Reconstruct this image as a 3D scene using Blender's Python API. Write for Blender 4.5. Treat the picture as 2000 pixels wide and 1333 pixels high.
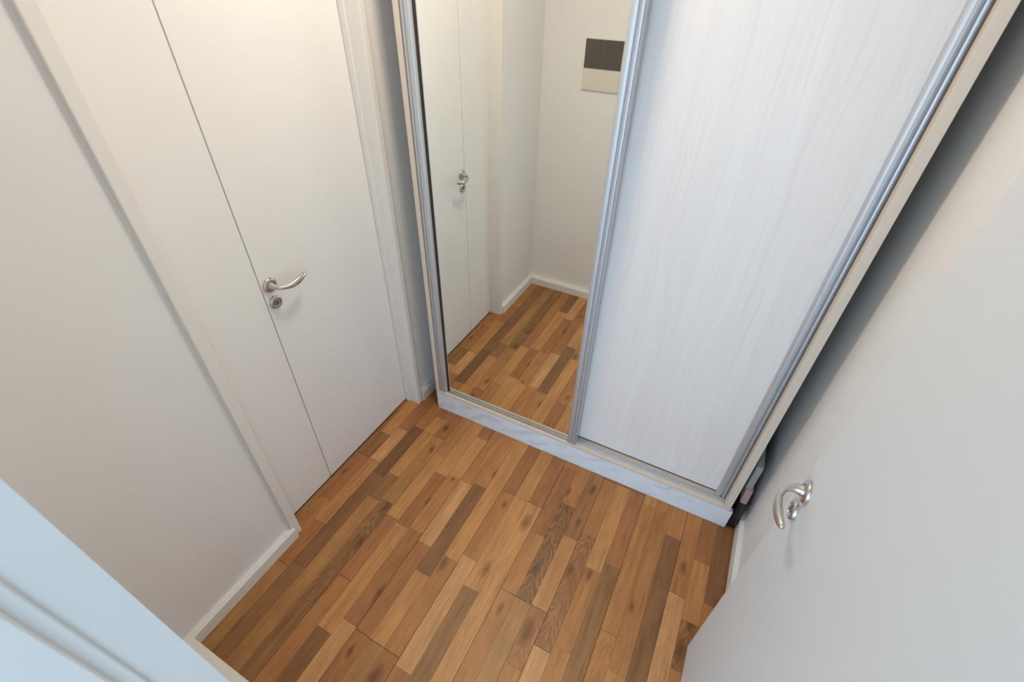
import bpy, bmesh, math, random
from mathutils import Vector, Matrix

# ------------------------------------------------------------------ scene
for o in list(bpy.data.objects):
    bpy.data.objects.remove(o, do_unlink=True)
S = bpy.context.scene
COL = S.collection

# ------------------------------------------------------------------ camera
FPX = 917.08                                   # focal length in pixels of a 2000 px wide frame
cam_d = bpy.data.cameras.new('camera')
cam = bpy.data.objects.new('camera', cam_d)
COL.objects.link(cam)
cam.location = (1.29052, -1.36974, 1.864)
cam.rotation_euler = (0.88819, -0.020274, 0.476924)
cam_d.sensor_fit = 'HORIZONTAL'
cam_d.sensor_width = 36.0
cam_d.lens = FPX / 2000.0 * 36.0
cam_d.clip_start = 0.01
cam_d.dof.use_dof = True
cam_d.dof.focus_distance = 2.1
cam_d.dof.aperture_fstop = 4.0
S.camera = cam

# ------------------------------------------------------------------ world, lights, exposure
world = bpy.data.worlds.new('world')
S.world = world
world.use_nodes = True
bg = world.node_tree.nodes['Background']
bg.inputs['Color'].default_value = (0.62, 0.78, 1.0, 1)
bg.inputs['Strength'].default_value = 0.9

def area_light(name, loc, rot, sx, sy, energy, color):
    d = bpy.data.lights.new(name, 'AREA')
    d.shape = 'RECTANGLE'; d.size = sx; d.size_y = sy
    d.energy = energy; d.color = color
    o = bpy.data.objects.new(name, d); COL.objects.link(o)
    o.location = loc; o.rotation_euler = rot
    return o
# daylight falling through the window of the room behind the camera
WIN = (-0.7, 3.3, 0.15, 2.25)                    # x0, x1, z0, z1 of the window opening
area_light('window_daylight', ((WIN[0]+WIN[1])/2, -4.16, (WIN[2]+WIN[3])/2),
           (math.radians(90), 0, 0), WIN[1]-WIN[0], WIN[3]-WIN[2], 145, (0.52, 0.76, 1.0))
LAMP = (0.65, -0.25)
LAMP_ENERGY = 12.8
LAMP_COLOR = (1.0, 0.85, 0.67)
S.view_settings.view_transform = 'Standard'
S.view_settings.look = 'None'
S.view_settings.exposure = -0.14
S.view_settings.gamma = 1.0
S.view_settings.use_curve_mapping = False

# ------------------------------------------------------------------ helpers
def lin(c):
    return tuple((v/255/12.92 if v/255 <= 0.04045 else ((v/255+0.055)/1.055)**2.4) for v in c)

class N:
    """tiny node-tree builder"""
    def __init__(s, name):
        s.m = bpy.data.materials.new(name); s.m.use_nodes = True
        s.t = s.m.node_tree; s.n = s.t.nodes
        s.b = s.n['Principled BSDF']
    def add(s, typ, **kw):
        nd = s.n.new(typ)
        for k, v in kw.items():
            setattr(nd, k, v)
        return nd
    def put(s, sock, val):
        if hasattr(val, 'is_linked') or hasattr(val, 'links'):
            s.t.links.new(val, sock)
        else:
            sock.default_value = val
    def math(s, op, a, b=0.0, c=0.0, clamp=False):
        nd = s.add('ShaderNodeMath', operation=op, use_clamp=clamp)
        s.put(nd.inputs[0], a); s.put(nd.inputs[1], b); s.put(nd.inputs[2], c)
        return nd.outputs[0]
    def vmath(s, op, a, b=(0, 0, 0)):
        nd = s.add('ShaderNodeVectorMath', operation=op)
        s.put(nd.inputs[0], a); s.put(nd.inputs[1], b)
        return nd.outputs[0]
    def noise(s, vec, scale, detail=3.0, rough=0.5, dist=0.0):
        nd = s.add('ShaderNodeTexNoise')
        s.put(nd.inputs['Vector'], vec)
        nd.inputs['Scale'].default_value = scale; nd.inputs['Detail'].default_value = detail
        nd.inputs['Roughness'].default_value = rough; nd.inputs['Distortion'].default_value = dist
        return nd.outputs['Fac']
    def mix(s, fac, a, b, blend='MIX'):
        nd = s.add('ShaderNodeMix', data_type='RGBA', blend_type=blend)
        s.put(nd.inputs[0], fac); s.put(nd.inputs[6], a); s.put(nd.inputs[7], b)
        return nd.outputs[2]
    def ramp(s, fac, stops):
        nd = s.add('ShaderNodeMapRange'); nd.clamp = True
        s.put(nd.inputs[0], fac)
        nd.inputs[1].default_value, nd.inputs[2].default_value = stops[0]
        nd.inputs[3].default_value, nd.inputs[4].default_value = stops[1]
        return nd.outputs[0]
    def pos(s):
        return s.add('ShaderNodeNewGeometry').outputs['Position']
    def bump(s, h, strength, dist=0.001):
        nd = s.add('ShaderNodeBump')
        nd.inputs['Strength'].default_value = strength; nd.inputs['Distance'].default_value = dist
        s.put(nd.inputs['Height'], h)
        s.t.links.new(nd.outputs[0], s.b.inputs['Normal'])
    def base(s, v): s.put(s.b.inputs['Base Color'], v)
    def set(s, **kw):
        for k, v in kw.items():
            s.put(s.b.inputs[k.replace('_', ' ')], v)

def c4(c): return (c[0], c[1], c[2], 1)

def mat_paint(name, col, rough=0.5, bump=0.05, var=0.03, scale=260):
    n = N(name); p = n.pos()
    v = n.noise(p, 5.0, 3)
    a = tuple(x*(1-var) for x in col); b = tuple(min(1, x*(1+var)) for x in col)
    n.base(n.mix(v, c4(a), c4(b)))
    n.set(Roughness=rough)
    if bump:
        n.bump(n.noise(p, scale, 2), bump, 0.0006)
    return n.m

def mat_metal(name, col, rough=0.3, brushed=True, metallic=1.0):
    n = N(name); p = n.pos()
    n.base(c4(col)); n.set(Metallic=metallic)
    if brushed:
        v = n.noise(n.vmath('MULTIPLY', p, (1500, 1500, 2)), 1.0, 2)
        n.set(Roughness=n.ramp(v, ((0.2, 0.8), (rough*0.8, rough*1.25))))
    else:
        v = n.noise(p, 120, 2)
        n.set(Roughness=n.ramp(v, ((0.2, 0.8), (rough*0.9, rough*1.1))))
    return n.m

M = {}
M['wall'] = mat_paint('wall_paint', (0.855, 0.845, 0.83), 0.55, 0.06)
M['ceiling'] = mat_paint('ceiling_paint', (0.92, 0.91, 0.90), 0.7, 0.05)
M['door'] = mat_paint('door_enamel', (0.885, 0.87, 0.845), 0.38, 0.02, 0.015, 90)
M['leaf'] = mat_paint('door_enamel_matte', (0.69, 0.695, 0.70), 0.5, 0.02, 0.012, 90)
M['trim'] = mat_paint('trim_enamel', (0.85, 0.825, 0.785), 0.35, 0.02, 0.02, 120)
M['base'] = mat_paint('baseboard_enamel', (0.85, 0.83, 0.79), 0.4, 0.03, 0.03, 120)
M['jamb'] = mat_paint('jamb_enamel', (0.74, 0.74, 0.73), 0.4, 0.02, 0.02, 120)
M['alu'] = mat_metal('anodised_aluminium', (0.60, 0.615, 0.64), 0.5, True, 0.75)
M['rail'] = mat_metal('polished_rail', (0.45, 0.44, 0.43), 0.22, False)
M['alu_dark'] = mat_metal('aluminium_shadow_gap', (0.10, 0.10, 0.10), 0.6, True, 0.3)
M['nickel'] = mat_metal('satin_nickel', (0.60, 0.57, 0.53), 0.26, False)
M['steel_dark'] = mat_metal('lock_cylinder', (0.30, 0.29, 0.28), 0.35, False)

def mat_mirror():
    n = N('mirror_glass')
    v = n.noise(n.pos(), 30, 2)
    n.base(n.mix(v, (0.92, 0.935, 0.895, 1), (0.93, 0.945, 0.905, 1)))
    n.set(Metallic=1.0, Roughness=0.012)
    return n.m
M['mirror'] = mat_mirror()

def mat_laminate(name, a, b, c, fx=34.0, rough=0.42):
    """bleached wood laminate with an upright grain"""
    n = N(name); p = n.pos()
    warp = n.noise(n.vmath('MULTIPLY', p, (5, 3, 1.6)), 1.0, 2)
    sx = n.add('ShaderNodeSeparateXYZ'); n.t.links.new(p, sx.inputs[0])
    x = n.math('ADD', sx.outputs[0], n.math('MULTIPLY', warp, 0.10))
    cmb = n.add('ShaderNodeCombineXYZ')
    n.put(cmb.inputs[0], x); n.put(cmb.inputs[1], sx.outputs[1]); n.put(cmb.inputs[2], sx.outputs[2])
    g1 = n.noise(n.vmath('MULTIPLY', cmb.outputs[0], (fx, 8, 0.9)), 1.0, 4, 0.6)
    g2 = n.noise(n.vmath('MULTIPLY', cmb.outputs[0], (fx*4.5, 60, 1.6)), 1.0, 3, 0.6)
    col = n.mix(n.ramp(g1, ((0.3, 0.7), (0, 1))), c4(a), c4(b))
    col = n.mix(n.ramp(g2, ((0.50, 0.80), (0, 0.60))), col, c4(c))
    n.base(col); n.set(Roughness=rough)
    n.bump(g2, 0.08, 0.0005)
    return n.m
M['laminate'] = mat_laminate('bleached_laminate', (0.80, 0.748, 0.715), (0.84, 0.795, 0.765), (0.71, 0.645, 0.61))
M['edge'] = mat_laminate('beige_edge_band', (0.70, 0.60, 0.50), (0.74, 0.645, 0.545), (0.63, 0.53, 0.44), 14)

def mat_marble():
    n = N('white_marble_tile'); p = n.pos()
    sx = n.add('ShaderNodeSeparateXYZ'); n.t.links.new(p, sx.inputs[0])
    w = n.noise(n.vmath('MULTIPLY', p, (7, 7, 7)), 1.0, 4, 0.6)
    t = n.math('ADD', n.math('ADD', n.math('MULTIPLY', sx.outputs[0], 6.2), n.math('MULTIPLY', sx.outputs[2], -13.0)), n.math('MULTIPLY', w, 1.7))
    tri = n.math('PINGPONG', t, 0.5)
    vein = n.ramp(tri, ((0.0, 0.26), (1.0, 0.0)))
    gate = n.ramp(n.noise(n.vmath('MULTIPLY', p, (4.5, 4.5, 9)), 1.0, 2), ((0.42, 0.60), (0.0, 1.0)))
    vv = n.math('MULTIPLY', vein, gate)
    cloud = n.noise(n.vmath('MULTIPLY', p, (11, 11, 14)), 1.0, 3)
    col = n.mix(cloud, (0.70, 0.755, 0.82, 1), (0.80, 0.835, 0.87, 1))
    col = n.mix(n.math('MULTIPLY', vv, 0.50), col, (0.42, 0.46, 0.53, 1))
    n.base(col); n.set(Roughness=0.3)
    return n.m
M['marble'] = mat_marble()

def mat_plain(name, col, rough=0.5, var=0.08, scale=40):
    return mat_paint(name, col, rough, 0.0, var, scale)
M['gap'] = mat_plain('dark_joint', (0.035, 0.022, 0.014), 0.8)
M['smoke'] = mat_plain('smoked_cover', (0.100, 0.088, 0.078), 0.3)
M['boxwhite'] = mat_plain('ivory_plastic', (0.74, 0.70, 0.62), 0.4, 0.02)
M['black'] = mat_plain('black_plastic_film', (0.012, 0.012, 0.014), 0.25, 0.3, 90)
M['pink'] = mat_plain('dusty_pink_board', (0.42, 0.29, 0.26), 0.6)
M['green'] = mat_plain('grey_green_board', (0.30, 0.32, 0.29), 0.6)
M['hinge'] = mat_metal('hinge_steel', (0.5, 0.5, 0.5), 0.35, False)

def mat_glow(name, col, strength):
    n = N(name)
    n.base((0.9, 0.88, 0.84, 1))
    v = n.noise(n.pos(), 8, 1)
    n.set(Emission_Color=n.mix(v, c4(col), c4(tuple(x*0.97 for x in col))), Emission_Strength=strength, Roughness=0.4)
    return n.m

def mat_wood():
    n = N('oak_laminate_strip'); p = n.pos()
    oi = n.add('ShaderNodeObjectInfo')
    rnd = oi.outputs['Random']
    sx = n.add('ShaderNodeSeparateXYZ'); n.t.links.new(p, sx.inputs[0])
    X, Y = sx.outputs[0], sx.outputs[1]
    off = n.math('MULTIPLY', rnd, 57.0)
    def vec(a, b):
        c = n.add('ShaderNodeCombineXYZ')
        n.put(c.inputs[0], a); n.put(c.inputs[1], b); n.put(c.inputs[2], off)
        return c.outputs[0]
    warp = n.math('MULTIPLY', n.math('SUBTRACT', n.noise(vec(n.math('MULTIPLY', X, 14), n.math('MULTIPLY', Y, 5)), 1.0, 2), 0.5), 0.02)
    Xw = n.math('ADD', X, warp)
    broad = n.noise(vec(n.math('MULTIPLY', Xw, 52), n.math('MULTIPLY', Y, 3.2)), 1.0, 3, 0.55)
    blotch = n.noise(vec(n.math('MULTIPLY', X, 16), n.math('MULTIPLY', Y, 7)), 1.0, 3, 0.55)
    fine = n.noise(vec(n.math('MULTIPLY', Xw, 420), n.math('MULTIPLY', Y, 16)), 1.0, 3, 0.6)
    val = n.math('ADD', n.ramp(broad, ((0.25, 0.75), (0.84, 1.14))),
                 n.math('ADD', n.ramp(fine, ((0.25, 0.75), (-0.15, 0.11))), n.math('ADD', n.ramp(blotch, ((0.25, 0.75), (-0.13, 0.13))), n.ramp(n.noise(vec(n.math('MULTIPLY', Xw, 150), n.math('MULTIPLY', Y, 7)), 1.0, 3, 0.6), ((0.5, 0.8), (0.0, -0.30))))))
    # knots: object attributes hold x, y, radius
    kk = None
    for nm in ('knot_a', 'knot_b'):
        at = n.add('ShaderNodeAttribute', attribute_type='OBJECT', attribute_name=nm)
        s2 = n.add('ShaderNodeSeparateXYZ'); n.t.links.new(at.outputs['Vector'], s2.inputs[0])
        dx = n.math('SUBTRACT', X, s2.outputs[0])
        dy = n.math('MULTIPLY', n.math('SUBTRACT', Y, s2.outputs[1]), 0.42)
        d = n.math('SQRT', n.math('ADD', n.math('MULTIPLY', dx, dx), n.math('MULTIPLY', dy, dy)))
        w = n.math('MULTIPLY', n.math('SUBTRACT', n.noise(vec(n.math('MULTIPLY', X, 130), n.math('MULTIPLY', Y, 60)), 1.0, 3), 0.5), 0.014)
        d = n.math('ADD', d, w)
        r = n.math('MAXIMUM', s2.outputs[2], 0.0001)
        k = n.math('SUBTRACT', 1.0, n.math('DIVIDE', d, r), clamp=True)
        k = n.math('MULTIPLY', k, n.ramp(fine, ((0.25, 0.6), (0.55, 1.0))))
        k = n.math('MULTIPLY', k, n.math('GREATER_THAN', s2.outputs[2], 0.001))
        kk = k if kk is None else n.math('MAXIMUM', kk, k)
    # feathered (cathedral) figure
    fa = n.add('ShaderNodeAttribute', attribute_type='OBJECT', attribute_name='figure')
    s3 = n.add('ShaderNodeSeparateXYZ'); n.t.links.new(fa.outputs['Vector'], s3.inputs[0])
    fx = n.math('SUBTRACT', Xw, s3.outputs[0])
    arc = n.math('ADD', n.math('MULTIPLY', Y, 1.0), n.math('MULTIPLY', n.math('ABSOLUTE', fx), 2.6))
    wob = n.math('MULTIPLY', n.noise(vec(n.math('MULTIPLY', X, 40), n.math('MULTIPLY', Y, 14)), 1.0, 3), 0.16)
    ph = n.math('PINGPONG', n.math('MULTIPLY', n.math('ADD', arc, wob), 38.0), 1.0)
    fig = n.math('MULTIPLY', n.math('SUBTRACT', n.ramp(ph, ((0.25, 0.8), (0, 1))), 0.62), n.math('MULTIPLY', s3.outputs[2], n.ramp(blotch, ((0.35, 0.6), (0.15, 0.75)))))
    val = n.math('ADD', val, fig)
    col = n.mix(1.0, oi.outputs['Color'], n.add('ShaderNodeCombineColor').outputs[0], 'MULTIPLY')
    cc = n.add('ShaderNodeCombineXYZ')
    for i in range(3): n.put(cc.inputs[i], val)
    col = n.vmath('MULTIPLY', oi.outputs['Color'], cc.outputs[0])
    kcol = n.vmath('MULTIPLY', oi.outputs['Color'], (0.42, 0.40, 0.40))
    col = n.mix(n.ramp(kk, ((0.05, 0.70), (0.0, 0.95))), col, kcol)
    n.base(col)
    n.set(Roughness=n.ramp(fine, ((0.2, 0.8), (0.36, 0.46))))
    n.b.inputs['Specular IOR Level'].default_value = 0.30
    n.bump(fine, 0.06, 0.0004)
    return n.m
M['wood'] = mat_wood()

# ---- mesh helpers
class MB:
    def __init__(s): s.bm = bmesh.new()
    def box(s, x0, x1, y0, y1, z0, z1, bev=0.0):
        r = bmesh.ops.create_cube(s.bm, size=1.0)
        vs = r['verts']
        for v in vs:
            v.co = Vector((x0 if v.co.x < 0 else x1, y0 if v.co.y < 0 else y1, z0 if v.co.z < 0 else z1))
        if bev:
            es = list({e for v in vs for e in v.link_edges})
            bmesh.ops.bevel(s.bm, geom=es, offset=bev, segments=2, affect='EDGES', profile=0.6)
        return s
    def tube(s, pts, radii, seg=16, flat=1.0, up=Vector((0, 0, 1)), cap=True):
        """swept tube with a radius for every point; flat squashes it along 'up'"""
        pts = [Vector(p) for p in pts]; rings = []
        for i, p in enumerate(pts):
            a = pts[max(0, i-1)]; b = pts[min(len(pts)-1, i+1)]
            t = (b-a).normalized()
            u = up - t*up.dot(t)
            if u.length < 1e-4: u = Vector((0, 1, 0)) - t*t.y
            u.normalize(); w = t.cross(u)
            fl = flat if isinstance(flat, (int, float)) else flat[i]
            rings.append([s.bm.verts.new(p + (u*math.sin(2*math.pi*k/seg)*fl + w*math.cos(2*math.pi*k/seg))*radii[i]) for k in range(seg)])
        for a, b in zip(rings, rings[1:]):
            for k in range(seg):
                s.bm.faces.new((a[k], a[(k+1) % seg], b[(k+1) % seg], b[k]))
        if cap:
            s.bm.faces.new(rings[0][::-1]); s.bm.faces.new(rings[-1])
        return s
    def lathe(s, prof, origin, axis, seg=32):
        """prof: (radius, height) along axis"""
        axis = Vector(axis).normalized(); o = Vector(origin)
        u = Vector((0, 0, 1)) if abs(axis.z) < 0.9 else Vector((1, 0, 0))
        u = (u - axis*u.dot(axis)).normalized(); w = axis.cross(u); rings = []
        for r, h in prof:
            if r < 1e-6: rings.append([s.bm.verts.new(o + axis*h)])
            else: rings.append([s.bm.verts.new(o + axis*h + (u*math.cos(2*math.pi*k/seg) + w*math.sin(2*math.pi*k/seg))*r) for k in range(seg)])
        for a, b in zip(rings, rings[1:]):
            if len(a) == 1 and len(b) == 1: continue
            for k in range(seg):
                k2 = (k+1) % seg
                if len(a) == 1: s.bm.faces.new((a[0], b[k2], b[k]))
                elif len(b) == 1: s.bm.faces.new((a[k], a[k2], b[0]))
                else: s.bm.faces.new((a[k], a[k2], b[k2], b[k]))
        return s
    def prism(s, poly, z0, z1):
        """polygon in x-y extruded in z"""
        lo = [s.bm.verts.new((x, y, z0)) for x, y in poly]; hi = [s.bm.verts.new((x, y, z1)) for x, y in poly]
        k = len(poly)
        for i in range(k): s.bm.faces.new((lo[i], lo[(i+1) % k], hi[(i+1) % k], hi[i]))
        s.bm.faces.new(lo[::-1]); s.bm.faces.new(hi)
        return s
    def build(s, name, mat, parent=None, smooth=False, angle=40):
        bmesh.ops.recalc_face_normals(s.bm, faces=s.bm.faces)
        me = bpy.data.meshes.new(name); s.bm.to_mesh(me); s.bm.free()
        if mat: me.materials.append(M[mat] if isinstance(mat, str) else mat)
        if smooth:
            for p in me.polygons: p.use_smooth = True
            me.set_sharp_from_angle(angle=math.radians(angle))
        o = bpy.data.objects.new(name, me); COL.objects.link(o)
        if parent: o.parent = parent
        return o

def tag(o, label=None, cat=None, group=None, kind=None):
    if label: o['label'] = label
    if cat: o['category'] = cat
    if group: o['group'] = group
    if kind: o['kind'] = kind
    return o
def struct(o, label, cat): return tag(o, label, cat, None, 'structure')
def empty(name, loc=(0, 0, 0)):
    e = bpy.data.objects.new(name, None); COL.objects.link(e); e.location = loc; e.empty_display_size = 0.1
    return e
def adopt(child, parent):
    child.parent = parent
    child.matrix_parent_inverse = Matrix.Translation(parent.location).inverted()
    return child

# ------------------------------------------------------------------ dimensions (metres)
CEIL = 2.60
XW = 0.062            # left wall face
XR = 1.705            # right wall face
YN = -1.356           # near wall, hall face
YN2 = -1.470          # near wall, room face
YB = 0.66             # wall behind the wardrobe
JX = 0.760            # left jamb face of the doorway
DY0, DY1 = -0.845, -0.0325   # left door opening between the casings
DH = 2.06             # door head height

# ------------------------------------------------------------------ setting: floor
floor = MB().box(-0.22, 1.90, YN2-0.02, YB+0.1, -0.05, -0.0075).build('floor', 'gap')
struct(floor, 'oak strip laminate floor of the small hall', 'floor')

def colx(i):
    tab = [(-4, -.002), (8, -.001), (13, .009), (18, .009), (25, .004)]
    for (a, va), (b, vb) in zip(tab, tab[1:]):
        if a <= i <= b:
            return .1475 + .0638*i + va + (vb-va)*(i-a)/(b-a)
    return .1475 + .0638*i
TONE = {'l': (178, 131, 83), 'p': (187, 144, 100), 'm': (162, 114, 71), 'b': (143, 98, 62), 'd': (117, 84, 58),
        'e': (106, 76, 53), 'r': (151, 103, 67), 'o': (156, 117, 74), 'u': (129, 95, 62), 'g': (126, 92, 63), 'k': (140, 99, 66)}
TSCALE = 1.25
random.seed(5)
# column: breaks from the near wall towards the wardrobe, tone of every strip in between
STRIPS = {
 -3: ([-.80, -.43, -.12], 'mobm'), -2: ([-1.1, -.689, -.429, -.276], 'bmrul'), -1: ([-.981, -.784, -.43, -.214], 'orlpr'),
 0: ([-.958, -.483, -.169], 'udem'), 1: ([-1.25, -.589, -.452, -.171, -.06], 'ooul' + 'lb'), 2: ([-1.039, -.575, -.33, -.171], 'uuomb'),
 3: ([-.911, -.624, -.258], 'mrlm'), 4: ([-1.083, -.634, -.347], 'dlbl'), 5: ([-1.024, -.627, -.33, -.078], 'pbmlb'),
 6: ([-1.029, -.657, -.33], 'rrpm'), 7: ([-1.03, -.758, -.315], 'oldm'), 8: ([-1.03, -.66], 'bml'),
 9: ([-1.053, -.62, -.284], 'rpmb'), 10: ([-.72, -.284], 'ull'), 11: ([-1.15, -.284], 'mlb'),
 12: ([-1.2, -.664, -.402, -.035], 'lmmbm'), 13: ([-1.15, -.664, -.217], 'dogm'), 14: ([-.87, -.664, -.353], 'mblk'),
 15: ([-.777, -.307, -.0100], 'pkmb'), 16: ([-1.1, -.748, -.434, -.0100], 'lmmlb'), 17: ([-.384, -.0100], 'urb'), 18: ([-1.1, -.62, -.052], 'bmml'),
 19: ([-.728, -.05], 'lmm'), 20: ([-1.2, -.149], 'mdm'), 21: ([-1.1, -.373], 'dpm'), 22: ([-.625, -.45, -.202], 'mblb'),
 23: ([-.9, -.354], 'bmd'), 24: ([-.7, -.2], 'mdb')}
JOINT = {-3: [-.981, -.43], 0: [-.169], 3: [-.911], 6: [-1.029], 9: [-.284], 12: [-.664], 15: [-.777], 18: [-.62], 21: [-.373]}
FIG = {(13, 2): 0.95, (2, 1): 0.50, (15, 1): 0.55, (18, 1): 0.26, (0, 2): 0.15, (22, 1): .5, (14, 1): .25}
KNOTS = [(.887, -.380, .026), (.766, -.345, .014), (.836, -.631, .022), (.675, -.688, .022), (.653, -.229, .016), (.461, -.493, .016),
         (1.075, -.754, .030), (.953, -.730, .016), (1.384, -.496, .014), (1.527, -.259, .020), (1.592, -.455, .018), (1.575, -.556, .030),
         (1.087, -.093, .018), (.525, -.895, .020), (.561, -1.093, .015), (.686, -1.115, .028), (.313, -.249, .018), (.299, -.105, .018),
         (.495, -.344, .010), (.028, -.546, .012), (.317, -.596, .022), (.324, -.773, .020), (.321, -.877, .020), (1.205, -.457, .016),
         (1.084, -.275, .014), (.990, -.154, .016), (1.009, -.535, .018), (1.13, -.475, .018)]
strip_n = 0
for ci in range(-3, 25):
    xa, xb = colx(ci), colx(ci+1)
    brk, tones = STRIPS[ci]
    far = 0.62 if (ci < 1 or ci > 21) else 0.05
    ys = [YN2 - 0.01] + list(brk) + [far]
    jl = (ci % 3 == 0); jr = (ci % 3 == 2)
    for k in range(len(ys)-1):
        y0, y1 = ys[k], ys[k+1]
        g0 = .0007 if any(abs(y0-j) < .012 for j in JOINT.get(ci - ci % 3, [])) else .0002
        g1 = .0007 if any(abs(y1-j) < .012 for j in JOINT.get(ci - ci % 3, [])) else .0002
        gl = .0006 if jl else .00015; gr = .0006 if jr else .00015
        if abs(y0+.0100) < 1e-6: g0 = .0018
        x0, x1, ya, yb = xa+gl, xb-gr, y0+g0, y1-g1
        h = 0.0002*((ci*7 + k*3) % 3)
        c = 0.0005
        vs = [(x0, ya, -.0074), (x1, ya, -.0074), (x1, yb, -.0074), (x0, yb, -.0074),
              (x0, ya, h-c-.0004), (x1, ya, h-c-.0004), (x1, yb, h-c-.0004), (x0, yb, h-c-.0004),
              (x0+c, ya+c, h-.0004), (x1-c, ya+c, h-.0004), (x1-c, yb-c, h-.0004), (x0+c, yb-c, h-.0004)]
        fs = [(3, 2, 1, 0), (8, 9, 10, 11)]
        for a in range(4):
            b = (a+1) % 4
            fs += [(a, b, b+4, a+4), (a+4, b+4, b+8, a+8)]
        me = bpy.data.meshes.new('strip'); me.from_pydata(vs, [], fs); me.materials.append(M['wood'])
        o = bpy.data.objects.new('strip', me); COL.objects.link(o); o.parent = floor
        t = [0.78*a + 0.22*b for a, b in zip(TONE[tones[k]], (158, 111, 69))]
        j = 1 + random.uniform(-.035, .035)
        L = [v*TSCALE*j*f for v, f in zip(lin(t), (1.0, .93, .85))]
        o.color = (min(L[0], .9), min(L[1], .8), min(L[2], .7), 1)
        ks = [q for q in KNOTS if x0 < q[0] < x1 and ya < q[1] < yb]
        for nm, q in zip(('knot_a', 'knot_b'), ks):
            o[nm] = [q[0], q[1], q[2]]
        if (ci, k) in FIG:
            o['figure'] = [(x0+x1)/2, 0.0, FIG[(ci, k)]]
        strip_n += 1

# ------------------------------------------------------------------ setting: walls and ceiling
m = MB()
m.box(-0.22, XW, YN2, -0.879, 0, CEIL)                 # before the door
m.box(-0.22, XW, -0.0067, YB+0.1, 0, CEIL)             # past the door
m.box(-0.22, XW, -0.879, -0.0067, DH+0.035, CEIL)      # above the door
m.box(-0.26, -0.20, -0.879, -0.0067, 0, DH+0.035)      # slab added behind the leaves to keep sky light out of the gaps
struct(m.build('wall_left', 'wall'), 'plain off-white wall on the left holding the flush double door', 'wall')
struct(MB().box(XR, 1.90, YN2, YB+0.1, 0, CEIL).build('wall_right', 'wall'), 'off-white wall on the right behind the open door', 'wall')
struct(MB().box(XW, XR, YB, YB+0.1, 0, CEIL).build('wall_back', 'wall'), 'wall hidden behind the sliding wardrobe', 'wall')
m = MB()
m.box(XW, JX-0.016, YN2, YN, 0, CEIL)
m.box(1.648, XR, YN2, YN, 0, CEIL)
m.box(JX-0.016, 1.648, YN2, YN, DH+0.016, CEIL)
struct(m.build('wall_front', 'wall'), 'cream wall with the electrical panel seen in the mirror', 'wall')
struct(MB().box(-0.22, 1.90, YN2, YB+0.1, CEIL, CEIL+0.1).build('ceiling', 'ceiling'), 'white ceiling of the hall', 'ceiling')

# the daylit room behind the camera (only its light reaches the picture)
RX0, RX1, RY = -0.9, 3.7, -4.1
struct(MB().box(RX0, RX1, RY, YN2-0.02, -0.05, -0.001).build('floor_room', mat_plain('room_floor', (0.50, 0.40, 0.30), 0.5)), 'wooden floor of the room behind the doorway', 'floor')
m = MB()
m.box(RX0, WIN[0], RY-0.1, RY, 0, CEIL); m.box(WIN[1], RX1, RY-0.1, RY, 0, CEIL)
m.box(WIN[0], WIN[1], RY-0.1, RY, 0, WIN[2]); m.box(WIN[0], WIN[1], RY-0.1, RY, WIN[3], CEIL)
struct(m.build('wall_rear', 'wall'), 'window wall of the room behind the doorway', 'wall')
struct(MB().box(RX0-0.1, RX0, RY, YN2, 0, CEIL).build('wall_room_left', 'wall'), 'left wall of the room behind the doorway', 'wall')
struct(MB().box(RX1, RX1+0.1, RY, YN2, 0, CEIL).build('wall_room_right', 'wall'), 'right wall of the room behind the doorway', 'wall')
m = MB(); m.box(RX0, -0.22, YN2, YN2+0.1, 0, CEIL); m.box(1.90, RX1, YN2, YN2+0.1, 0, CEIL)
struct(m.build('wall_room_front', 'wall'), 'wall beside the doorway in the room behind', 'wall')
struct(MB().box(RX0, RX1, RY, YN2, CEIL, CEIL+0.1).build('ceiling_room', 'ceiling'), 'ceiling of the room behind the doorway', 'ceiling')
m = MB()
for x in (WIN[0], (WIN[0]+WIN[1])/2-0.025, WIN[1]-0.05): m.box(x, x+0.05, RY-0.07, RY-0.03, WIN[2], WIN[3])
for z in (WIN[2], WIN[3]-0.05): m.box(WIN[0], WIN[1], RY-0.07, RY-0.03, z, z+0.05)
struct(m.build('window_1', 'trim'), 'white framed window of the room behind the doorway', 'window')

# ------------------------------------------------------------------ setting: baseboards
def base_board(name, poly_fn, label):
    return struct(poly_fn().build(name, 'base'), label, 'baseboard')
def bb_x(x0, x1, y0, y1, h):          # runs along y, room side at x1
    m = MB(); b = 0.004
    s = 1 if x1 > x0 else -1
    prof = [(x0, 0), (x1, 0), (x1, h-b), (x1-s*b, h), (x0, h)]
    A = [m.bm.verts.new((x, y0, z)) for x, z in prof]; B = [m.bm.verts.new((x, y1, z)) for x, z in prof]
    k = len(prof)
    for i in range(k): m.bm.faces.new((A[i], A[(i+1) % k], B[(i+1) % k], B[i]))
    m.bm.faces.new(A[::-1]); m.bm.faces.new(B)
    return m
def bb_y(x0, x1, y0, y1, h):          # runs along x, room side at y1
    m = MB(); b = 0.004
    prof = [(y0, 0), (y1, 0), (y1, h-b), (y1-b, h), (y0, h)]
    A = [m.bm.verts.new((x0, y, z)) for y, z in prof]; B = [m.bm.verts.new((x1, y, z)) for y, z in prof]
    k = len(prof)
    for i in range(k): m.bm.faces.new((A[i], A[(i+1) % k], B[(i+1) % k], B[i]))
    m.bm.faces.new(A[::-1]); m.bm.faces.new(B)
    return m
base_board('baseboard_left', lambda: bb_x(XW, .0872, YN, -.872, .0575), 'white baseboard along the left wall up to the door casing')
base_board('baseboard_front', lambda: bb_y(.0872, JX-.017, YN, -1.3145, .053), 'white baseboard under the electrical panel seen in the mirror')
base_board('baseboard_right', lambda: bb_x(XR, 1.6886, YN, YB, .068), 'white baseboard along the right wall behind the open door')
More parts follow.
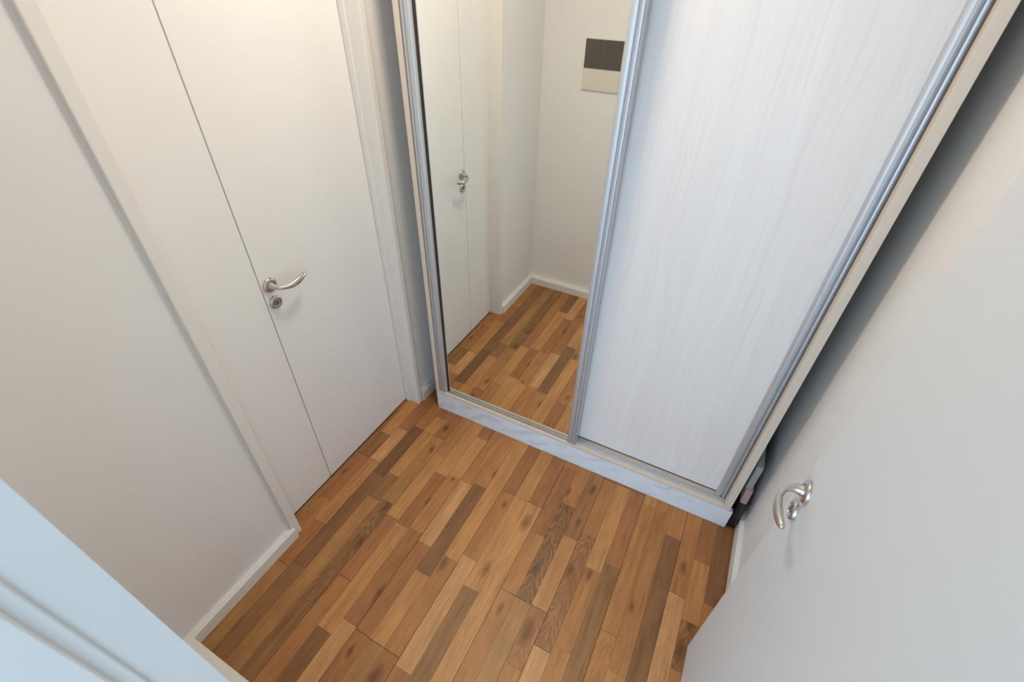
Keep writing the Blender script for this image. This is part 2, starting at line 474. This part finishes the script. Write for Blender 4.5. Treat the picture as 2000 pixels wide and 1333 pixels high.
def mat_chipped():
    n = N('chipped_baseboard'); p = n.pos()
    v = n.noise(p, 160, 3, 0.6)
    n.base(n.mix(n.ramp(v, ((.50, .56), (0, 1))), (0.70, 0.69, 0.66, 1), (0.60, 0.50, 0.32, 1)))
    n.set(Roughness=0.55); n.bump(v, 0.4, 0.002)
    return n.m
bbc = bb_x(XW, .0905, .0005, YB, .060).build('baseboard_corner', mat_chipped())
struct(bbc, 'short chipped baseboard between door casing and wardrobe', 'baseboard')

# ------------------------------------------------------------------ setting: left door casing
m = MB()
m.box(-0.06, .0755, -.879, DY0, 0, DH+.034, .0025)
struct(m.build('trim_1', 'trim'), 'white casing of the left door on its near side', 'trim')
m = MB()
m.box(-0.06, .0805, DY1, -.0067, 0, DH+.034, .0025)
m.box(-0.06, .023, DY1-.0065, DY1+.001, 0.001, DH+.01, .001)
struct(m.build('trim_2', 'trim'), 'white casing of the left door beside the wardrobe', 'trim')
struct(MB().box(-0.06, .078, DY0, DY1, DH, DH+.034, .0025).build('trim_3', 'trim'), 'head casing over the left door', 'trim')

# doorway lining around the camera
m = MB()
m.prism([(JX-.016, YN2-.002), (JX+.0105, YN2-.002), (JX+.0105, -1.4300), (JX+.0085, -1.4275), (JX+.0040, -1.4265), (JX+.0040, -1.4120), (JX+.0030, -1.4100), (JX, -1.4085), (JX, YN+.0005), (JX-.016, YN+.0005)], 0, DH)
struct(m.build('trim_4', 'jamb'), 'pale jamb of the doorway close to the camera on the left', 'trim')
m = MB()
m.prism([(1.648, YN2-.002), (1.648, YN+.0005), (1.634, YN+.0005), (1.634, -1.4105), (1.622, -1.4105), (1.622, YN2-.002)], 0, DH)
struct(m.build('trim_5', 'jamb'), 'right jamb of the doorway carrying the open door', 'trim')
struct(MB().box(JX-.016, 1.648, YN2-.002, YN+.0005, DH, DH+.016).build('trim_6', 'jamb'), 'head jamb of the doorway', 'trim')

# ------------------------------------------------------------------ door furniture
def lever_set(parent, base, out, along):
    """rose + lever and a separate lock rose, on a door face at 'base' with normal 'out'; lever points 'along'"""
    o = Vector(out); a = Vector(along); z = Vector((0, 0, 1)); b = Vector(base)
    r = MB().lathe([(0, 0), (.0255, 0), (.0255, .0045), (.0240, .0075), (.0205, .0095), (.0160, .0100), (.0150, .0085), (0, .0085)], b, o, 40)
    rose = r.build('rose', 'nickel', parent, True, 35); tag(rose, 'round satin nickel rose')
    pts, rad, fl = [], [], []
    ctrl = [(0.0060, 0.0000, 0.0000, 0.01350, 1.00), (0.0120, 0.0000, 0.0000, 0.01250, 1.00), (0.0180, 0.0000, 0.0000, 0.01050, 1.00), (0.0260, 0.0010, -0.0005, 0.00880, 1.00), (0.0340, 0.0035, -0.0015, 0.00780, 1.00),
            (0.0415, 0.0090, -0.0030, 0.00680, 1.00), (0.0470, 0.0180, -0.0050, 0.00640, 1.05), (0.0500, 0.0279, -0.0070, 0.00650, 1.15), (0.0515, 0.0404, -0.0082, 0.00770, 1.25), (0.0520, 0.0539, -0.0080, 0.00836, 1.32),
            (0.0515, 0.0673, -0.0068, 0.00880, 1.36), (0.0500, 0.0808, -0.0048, 0.00869, 1.34), (0.0480, 0.0933, -0.0022, 0.00803, 1.28), (0.0460, 0.1039, 0.0004, 0.00693, 1.20), (0.0445, 0.1101, 0.0022, 0.00550, 1.10),
            (0.0437, 0.1130, 0.0030, 0.00242, 1.00)]
    # smooth the control polygon
    for i in range(len(ctrl)-1):
        p0 = ctrl[max(0, i-1)]; p1 = ctrl[i]; p2 = ctrl[i+1]; p3 = ctrl[min(len(ctrl)-1, i+2)]
        for s in range(3):
            t = s/3
            q = [0.5*((2*p1[k]) + (-p0[k]+p2[k])*t + (2*p0[k]-5*p1[k]+4*p2[k]-p3[k])*t*t + (-p0[k]+3*p1[k]-3*p2[k]+p3[k])*t**3) for k in range(5)]
            pts.append(b + o*q[0] + a*q[1] + z*q[2]); rad.append(max(q[3], .0012)); fl.append(q[4])
    q = ctrl[-1]; pts.append(b + o*q[0] + a*q[1] + z*q[2]); rad.append(q[3]); fl.append(q[4])
    lv = MB().tube(pts, rad, 18, fl).build('lever', 'nickel', parent, True, 60); tag(lv, 'curved satin nickel lever')
    e = b + Vector((0, 0, -.0665))
    ls = MB().lathe([(0, 0), (.0235, 0), (.0235, .0055), (.0215, .0085), (.0180, .0100), (.0150, .0095), (.0140, .0075), (.0120, .0072), (0, .0072)], e, o, 40).build('lock_rose', 'nickel', parent, True, 35)
    tag(ls, 'round satin nickel lock rose')
    cy = MB().lathe([(0, .006), (.0088, .006), (.0088, .0100), (.0080, .0108), (0, .0108)], e, o, 28).build('lock_cylinder', 'steel_dark', ls, True, 35)
    side = a
    kh = MB()
    for q in (0,):
        c = e + o*.0110
        v = [kh.bm.verts.new(c + side*s1*.0011 + z*s2*.0052 + o*s3*.0003) for s1 in (-1, 1) for s2 in (-1, 1) for s3 in (-1, 1)]
        for f in ((0, 1, 3, 2), (4, 6, 7, 5), (0, 4, 5, 1), (2, 3, 7, 6), (0, 2, 6, 4), (1, 5, 7, 3)): kh.bm.faces.new([v[i] for i in f])
    kh.build('keyhole', 'gap', ls)

# left flush double door
d1 = MB().box(-.040, 0.0, -.5952, DY1-.008, .0105, DH-.004, .0012).build('door_1', 'door')
struct(d1, 'flush white double door in the left wall, wide leaf with lever handle', 'door')
sl = MB().box(-.040, 0.0, -.872, -.5988, .0105, DH-.004, .0012).build('side_leaf', 'door', d1); tag(sl, 'narrow fixed white door leaf')
MB().box(-.045, -.003, -.870, DY1-.008, 0, .0085).build('gap_shade_strip', 'gap', d1)  # dark strip painting the shade of the gap below the leaves
MB().box(-.030, -.012, -.600, -.594, .0105, DH-.004).build('rebate_strip', 'base', d1)
lever_set(d1, (0.0, -.5655, 1.022), (1, 0, 0), (0, 1, 0))

# right door, opened flat along the right wall
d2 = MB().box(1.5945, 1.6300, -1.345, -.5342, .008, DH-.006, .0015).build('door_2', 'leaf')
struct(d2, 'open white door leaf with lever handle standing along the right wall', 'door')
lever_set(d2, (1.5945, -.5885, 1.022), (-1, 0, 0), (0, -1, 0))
for z in (.28, 1.05, 1.82):
    MB().lathe([(0, 0), (.007, 0), (.007, .09), (0, .09)], (1.6295, -1.3505, z), (0, 0, 1), 16).build('hinge', 'hinge', d2, True)

# ------------------------------------------------------------------ sliding wardrobe
WX0, WX1, WTOP = .1815, 1.6325, 2.42
HP = .1128
wd = empty('wardrobe', (.9, .3, 0))
tag(wd, 'tall sliding wardrobe with mirrored door and bleached wood door', 'wardrobe')
def W(mb, name, mat, label=None, parent=None, smooth=False):
    o = mb.build(name, mat, None, smooth)
    adopt(o, wd)
    if parent is not None:
        o.parent = parent; o.matrix_parent_inverse = Matrix.Identity(4) if parent.type != 'EMPTY' else o.matrix_parent_inverse
    if label: o['label'] = label
    return o
def W2(mb, name, mat, parent, label=None, smooth=False):
    """sub-part: parent carries the wardrobe offset in its inverse"""
    o = mb.build(name, mat, None, smooth)
    o.parent = parent
    if label: o['label'] = label
    return o
W(MB().box(.1829, 1.6460, 0.0, .022, 0, HP, .001), 'plinth', 'marble', 'bluish white marble plinth with grey veins')
W(MB().box(WX0, WX0+.019, 0.0, .62, HP, WTOP, .001), 'side_panel', 'edge', 'beige side panel with pale edge band')
W(MB().box(WX1-.027, WX1, 0.0, .62, HP, WTOP, .001), 'side_panel', 'edge', 'beige side panel with pale edge band')
W(MB().box(WX0+.019, WX1-.027, 0.0, .60, HP, HP+.0165, .001), 'bottom_board', 'edge')
W(MB().box(WX0+.019, WX1-.027, 0.0, .60, WTOP-.02, WTOP, .001), 'top_board', 'edge')
W(MB().box(WX0+.019, WX1-.027, .60, .615, HP, WTOP), 'back_panel', 'edge')
# bottom and top tracks: two low ribs each
m = MB()
zt = HP+.0165
m.box(WX0+.020, WX1-.028, .0165, .040, zt, zt+.0035)
m.box(WX0+.020, WX1-.028, .0200, .0215, zt+.003, zt+.008); m.box(WX0+.020, WX1-.028, .0340, .0355, zt+.003, zt+.008)
m.box(WX0+.020, WX1-.028, .058, .078, zt, zt+.0035)
W(m, 'bottom_track', 'alu', 'thin aluminium floor track')
m = MB(); m.box(WX0+.020, WX1-.028, .002, .085, WTOP-.055, WTOP-.021)
W(m, 'top_track', 'alu')

def stile(x0, x1, y0, y1, z0, z1, hook):
    """ribbed aluminium profile; hook=+1 when the shadow side is at x1"""
    m = MB(); w = x1-x0; d = y1-y0
    f = [(0, .30), (.05, .10), (.16, .02), (.30, 0), (.50, .02), (.56, .22), (.60, .26), (.64, .22), (.70, .02), (.80, 0), (.88, .04), (.905, .20), (.93, .20), (.955, .04), (1, .12)]
    if hook < 0: f = [(1-a, b) for a, b in reversed(f)]
    poly = [(x0+w*a, y0+d*b) for a, b in f] + [(x1, y1), (x0, y1)]
    return m.prism(poly, z0, z1)

# mirrored door (front track)
zb, ztop = zt+.002, WTOP-.045
md = W(MB().box(.232, .936, .0265, .0310, zb+.004, ztop-.02), 'mirror_door', 'alu_dark', 'sliding mirror door with aluminium frame')
W2(MB().box(.240, .912, .0232, .0262, zb+.004, ztop-.02), 'mirror_pane', 'mirror', md, 'clear mirror reflecting the hall')
W2(stile(.2025, .2425, .0025, .030, zb-.001, ztop, -1), 'stile', 'alu', md, 'ribbed aluminium stile')
W2(stile(.9045, .9465, .0015, .030, zb-.003, ztop, 1), 'stile', 'alu', md, 'ribbed aluminium stile')
W2(MB().box(.2425, .9045, .0125, .0300, zb, zb+.0065, .001), 'bottom_rail', 'rail', md)
W2(MB().box(.2425, .9045, .0030, .0300, ztop-.03, ztop, .001), 'top_rail', 'alu', md)
W2(MB().box(.2426, .2458, .0170, .0231, zb+.007, ztop-.03), 'glazing_gasket', 'gap', md)
# bleached wood door (rear track)
zb2 = zt+.006
pd = W(MB().box(.925, 1.585, .0580, .0680, zb2+.002, ztop-.005), 'panel_door', 'laminate', 'sliding door panel of bleached wood laminate')
W2(stile(1.5640, 1.6030, .0360, .0720, zb2, ztop, 1), 'stile', 'alu', pd, 'ribbed aluminium stile')
W2(MB().box(.925, 1.5640, .0565, .0690, zb2, zb2+.003), 'bottom_gap_shade', 'gap', pd, 'thin dark strip painted as the shade under the door')  # dark colour stands for the shade between door bottom and track

# ------------------------------------------------------------------ things wedged between wardrobe and wall
def bundle(name, x0, x1, y0, y1, z0, z1, mat, bev, label, cat, lean=0.0):
    m = MB().box(x0, x1, y0, y1, z0, z1, bev)
    for v in m.bm.verts:
        v.co.y += lean*(v.co.z-z0)
        v.co.x += 0.0012*math.sin(40*v.co.z + 25*v.co.y)
    return tag(m.build(name, mat, None, True, 50), label, cat)
bg_ = bundle('black_bag', 1.6505, 1.6862, .012, .36, 0.0, .178, 'black', .007, 'black plastic bag on the floor between wardrobe and right wall', 'bag')
for i in range(4):
    m = MB(); y = .035+.07*i
    m.tube([(1.6502, y, .02), (1.6496, y+.012, .07), (1.6499, y+.004, .12), (1.6503, y+.016, .168)], [.0009, .0016, .0014, .0008], 6)
    m.build('fold', 'black', bg_, True)
bundle('pink_board', 1.6495, 1.6765, .010, .38, .1785, .272, 'pink', .006, 'dusty pink board end lying on the black bag beside the wardrobe', 'board')
bundle('grey_board', 1.6445, 1.6680, .012, .40, .2725, .41, 'green', .005, 'grey-green board end resting on the pink board beside the wardrobe', 'board')

# ------------------------------------------------------------------ electrical panel (seen in the mirror)
ep = empty('electrical_panel', (.412, YN, 1.31))
tag(ep, 'electrical panel with dark smoked cover on the front wall, seen in the mirror', 'electrical panel')
def EP(mb, name, mat, label=None):
    o = adopt(mb.build(name, mat), ep)
    if label: o['label'] = label
    return o
EP(MB().box(.306, .518, YN, YN+.0075, 1.311, 1.556, .003), 'housing', 'boxwhite', 'ivory plastic housing')
EP(MB().box(.3095, .4118, YN+.0076, YN+.0105, 1.4185, 1.5525, .0015), 'smoked_cover', 'smoke', 'dark smoked cover')
EP(MB().box(.4123, .5145, YN+.0076, YN+.0105, 1.4185, 1.5525, .0015), 'smoked_cover', 'smoke', 'dark smoked cover')
EP(MB().box(.3085, .5155, YN+.0076, YN+.0110, 1.3135, 1.4150, .002), 'lower_cover', 'boxwhite', 'blank ivory lower cover')

# ------------------------------------------------------------------ ceiling lamp
cl = empty('ceiling_lamp', (LAMP[0], LAMP[1], CEIL))
tag(cl, 'round white ceiling lamp giving warm light above the hall floor', 'lamp')
adopt(MB().lathe([(0, 0), (.115, 0), (.115, -.014), (.105, -.018), (0, -.018)], (LAMP[0], LAMP[1], CEIL), (0, 0, 1), 48).build('base', 'boxwhite', None, True), cl)
adopt(MB().lathe([(.104, -.018), (.108, -.026), (.106, -.040), (.098, -.050), (.080, -.056), (.040, -.059), (0, -.060)], (LAMP[0], LAMP[1], CEIL), (0, 0, 1), 48)
      .build('glass_dome', mat_glow('warm_opal_glass', LAMP_COLOR, LAMP_ENERGY*0.12), None, True), cl)
ld = bpy.data.lights.new('lamp_light', 'AREA'); ld.shape = 'DISK'; ld.size = .20; ld.energy = LAMP_ENERGY; ld.color = LAMP_COLOR
lo = bpy.data.objects.new('lamp_light', ld); COL.objects.link(lo)
lo.location = (LAMP[0], LAMP[1], CEIL-.0625); adopt(lo, cl)
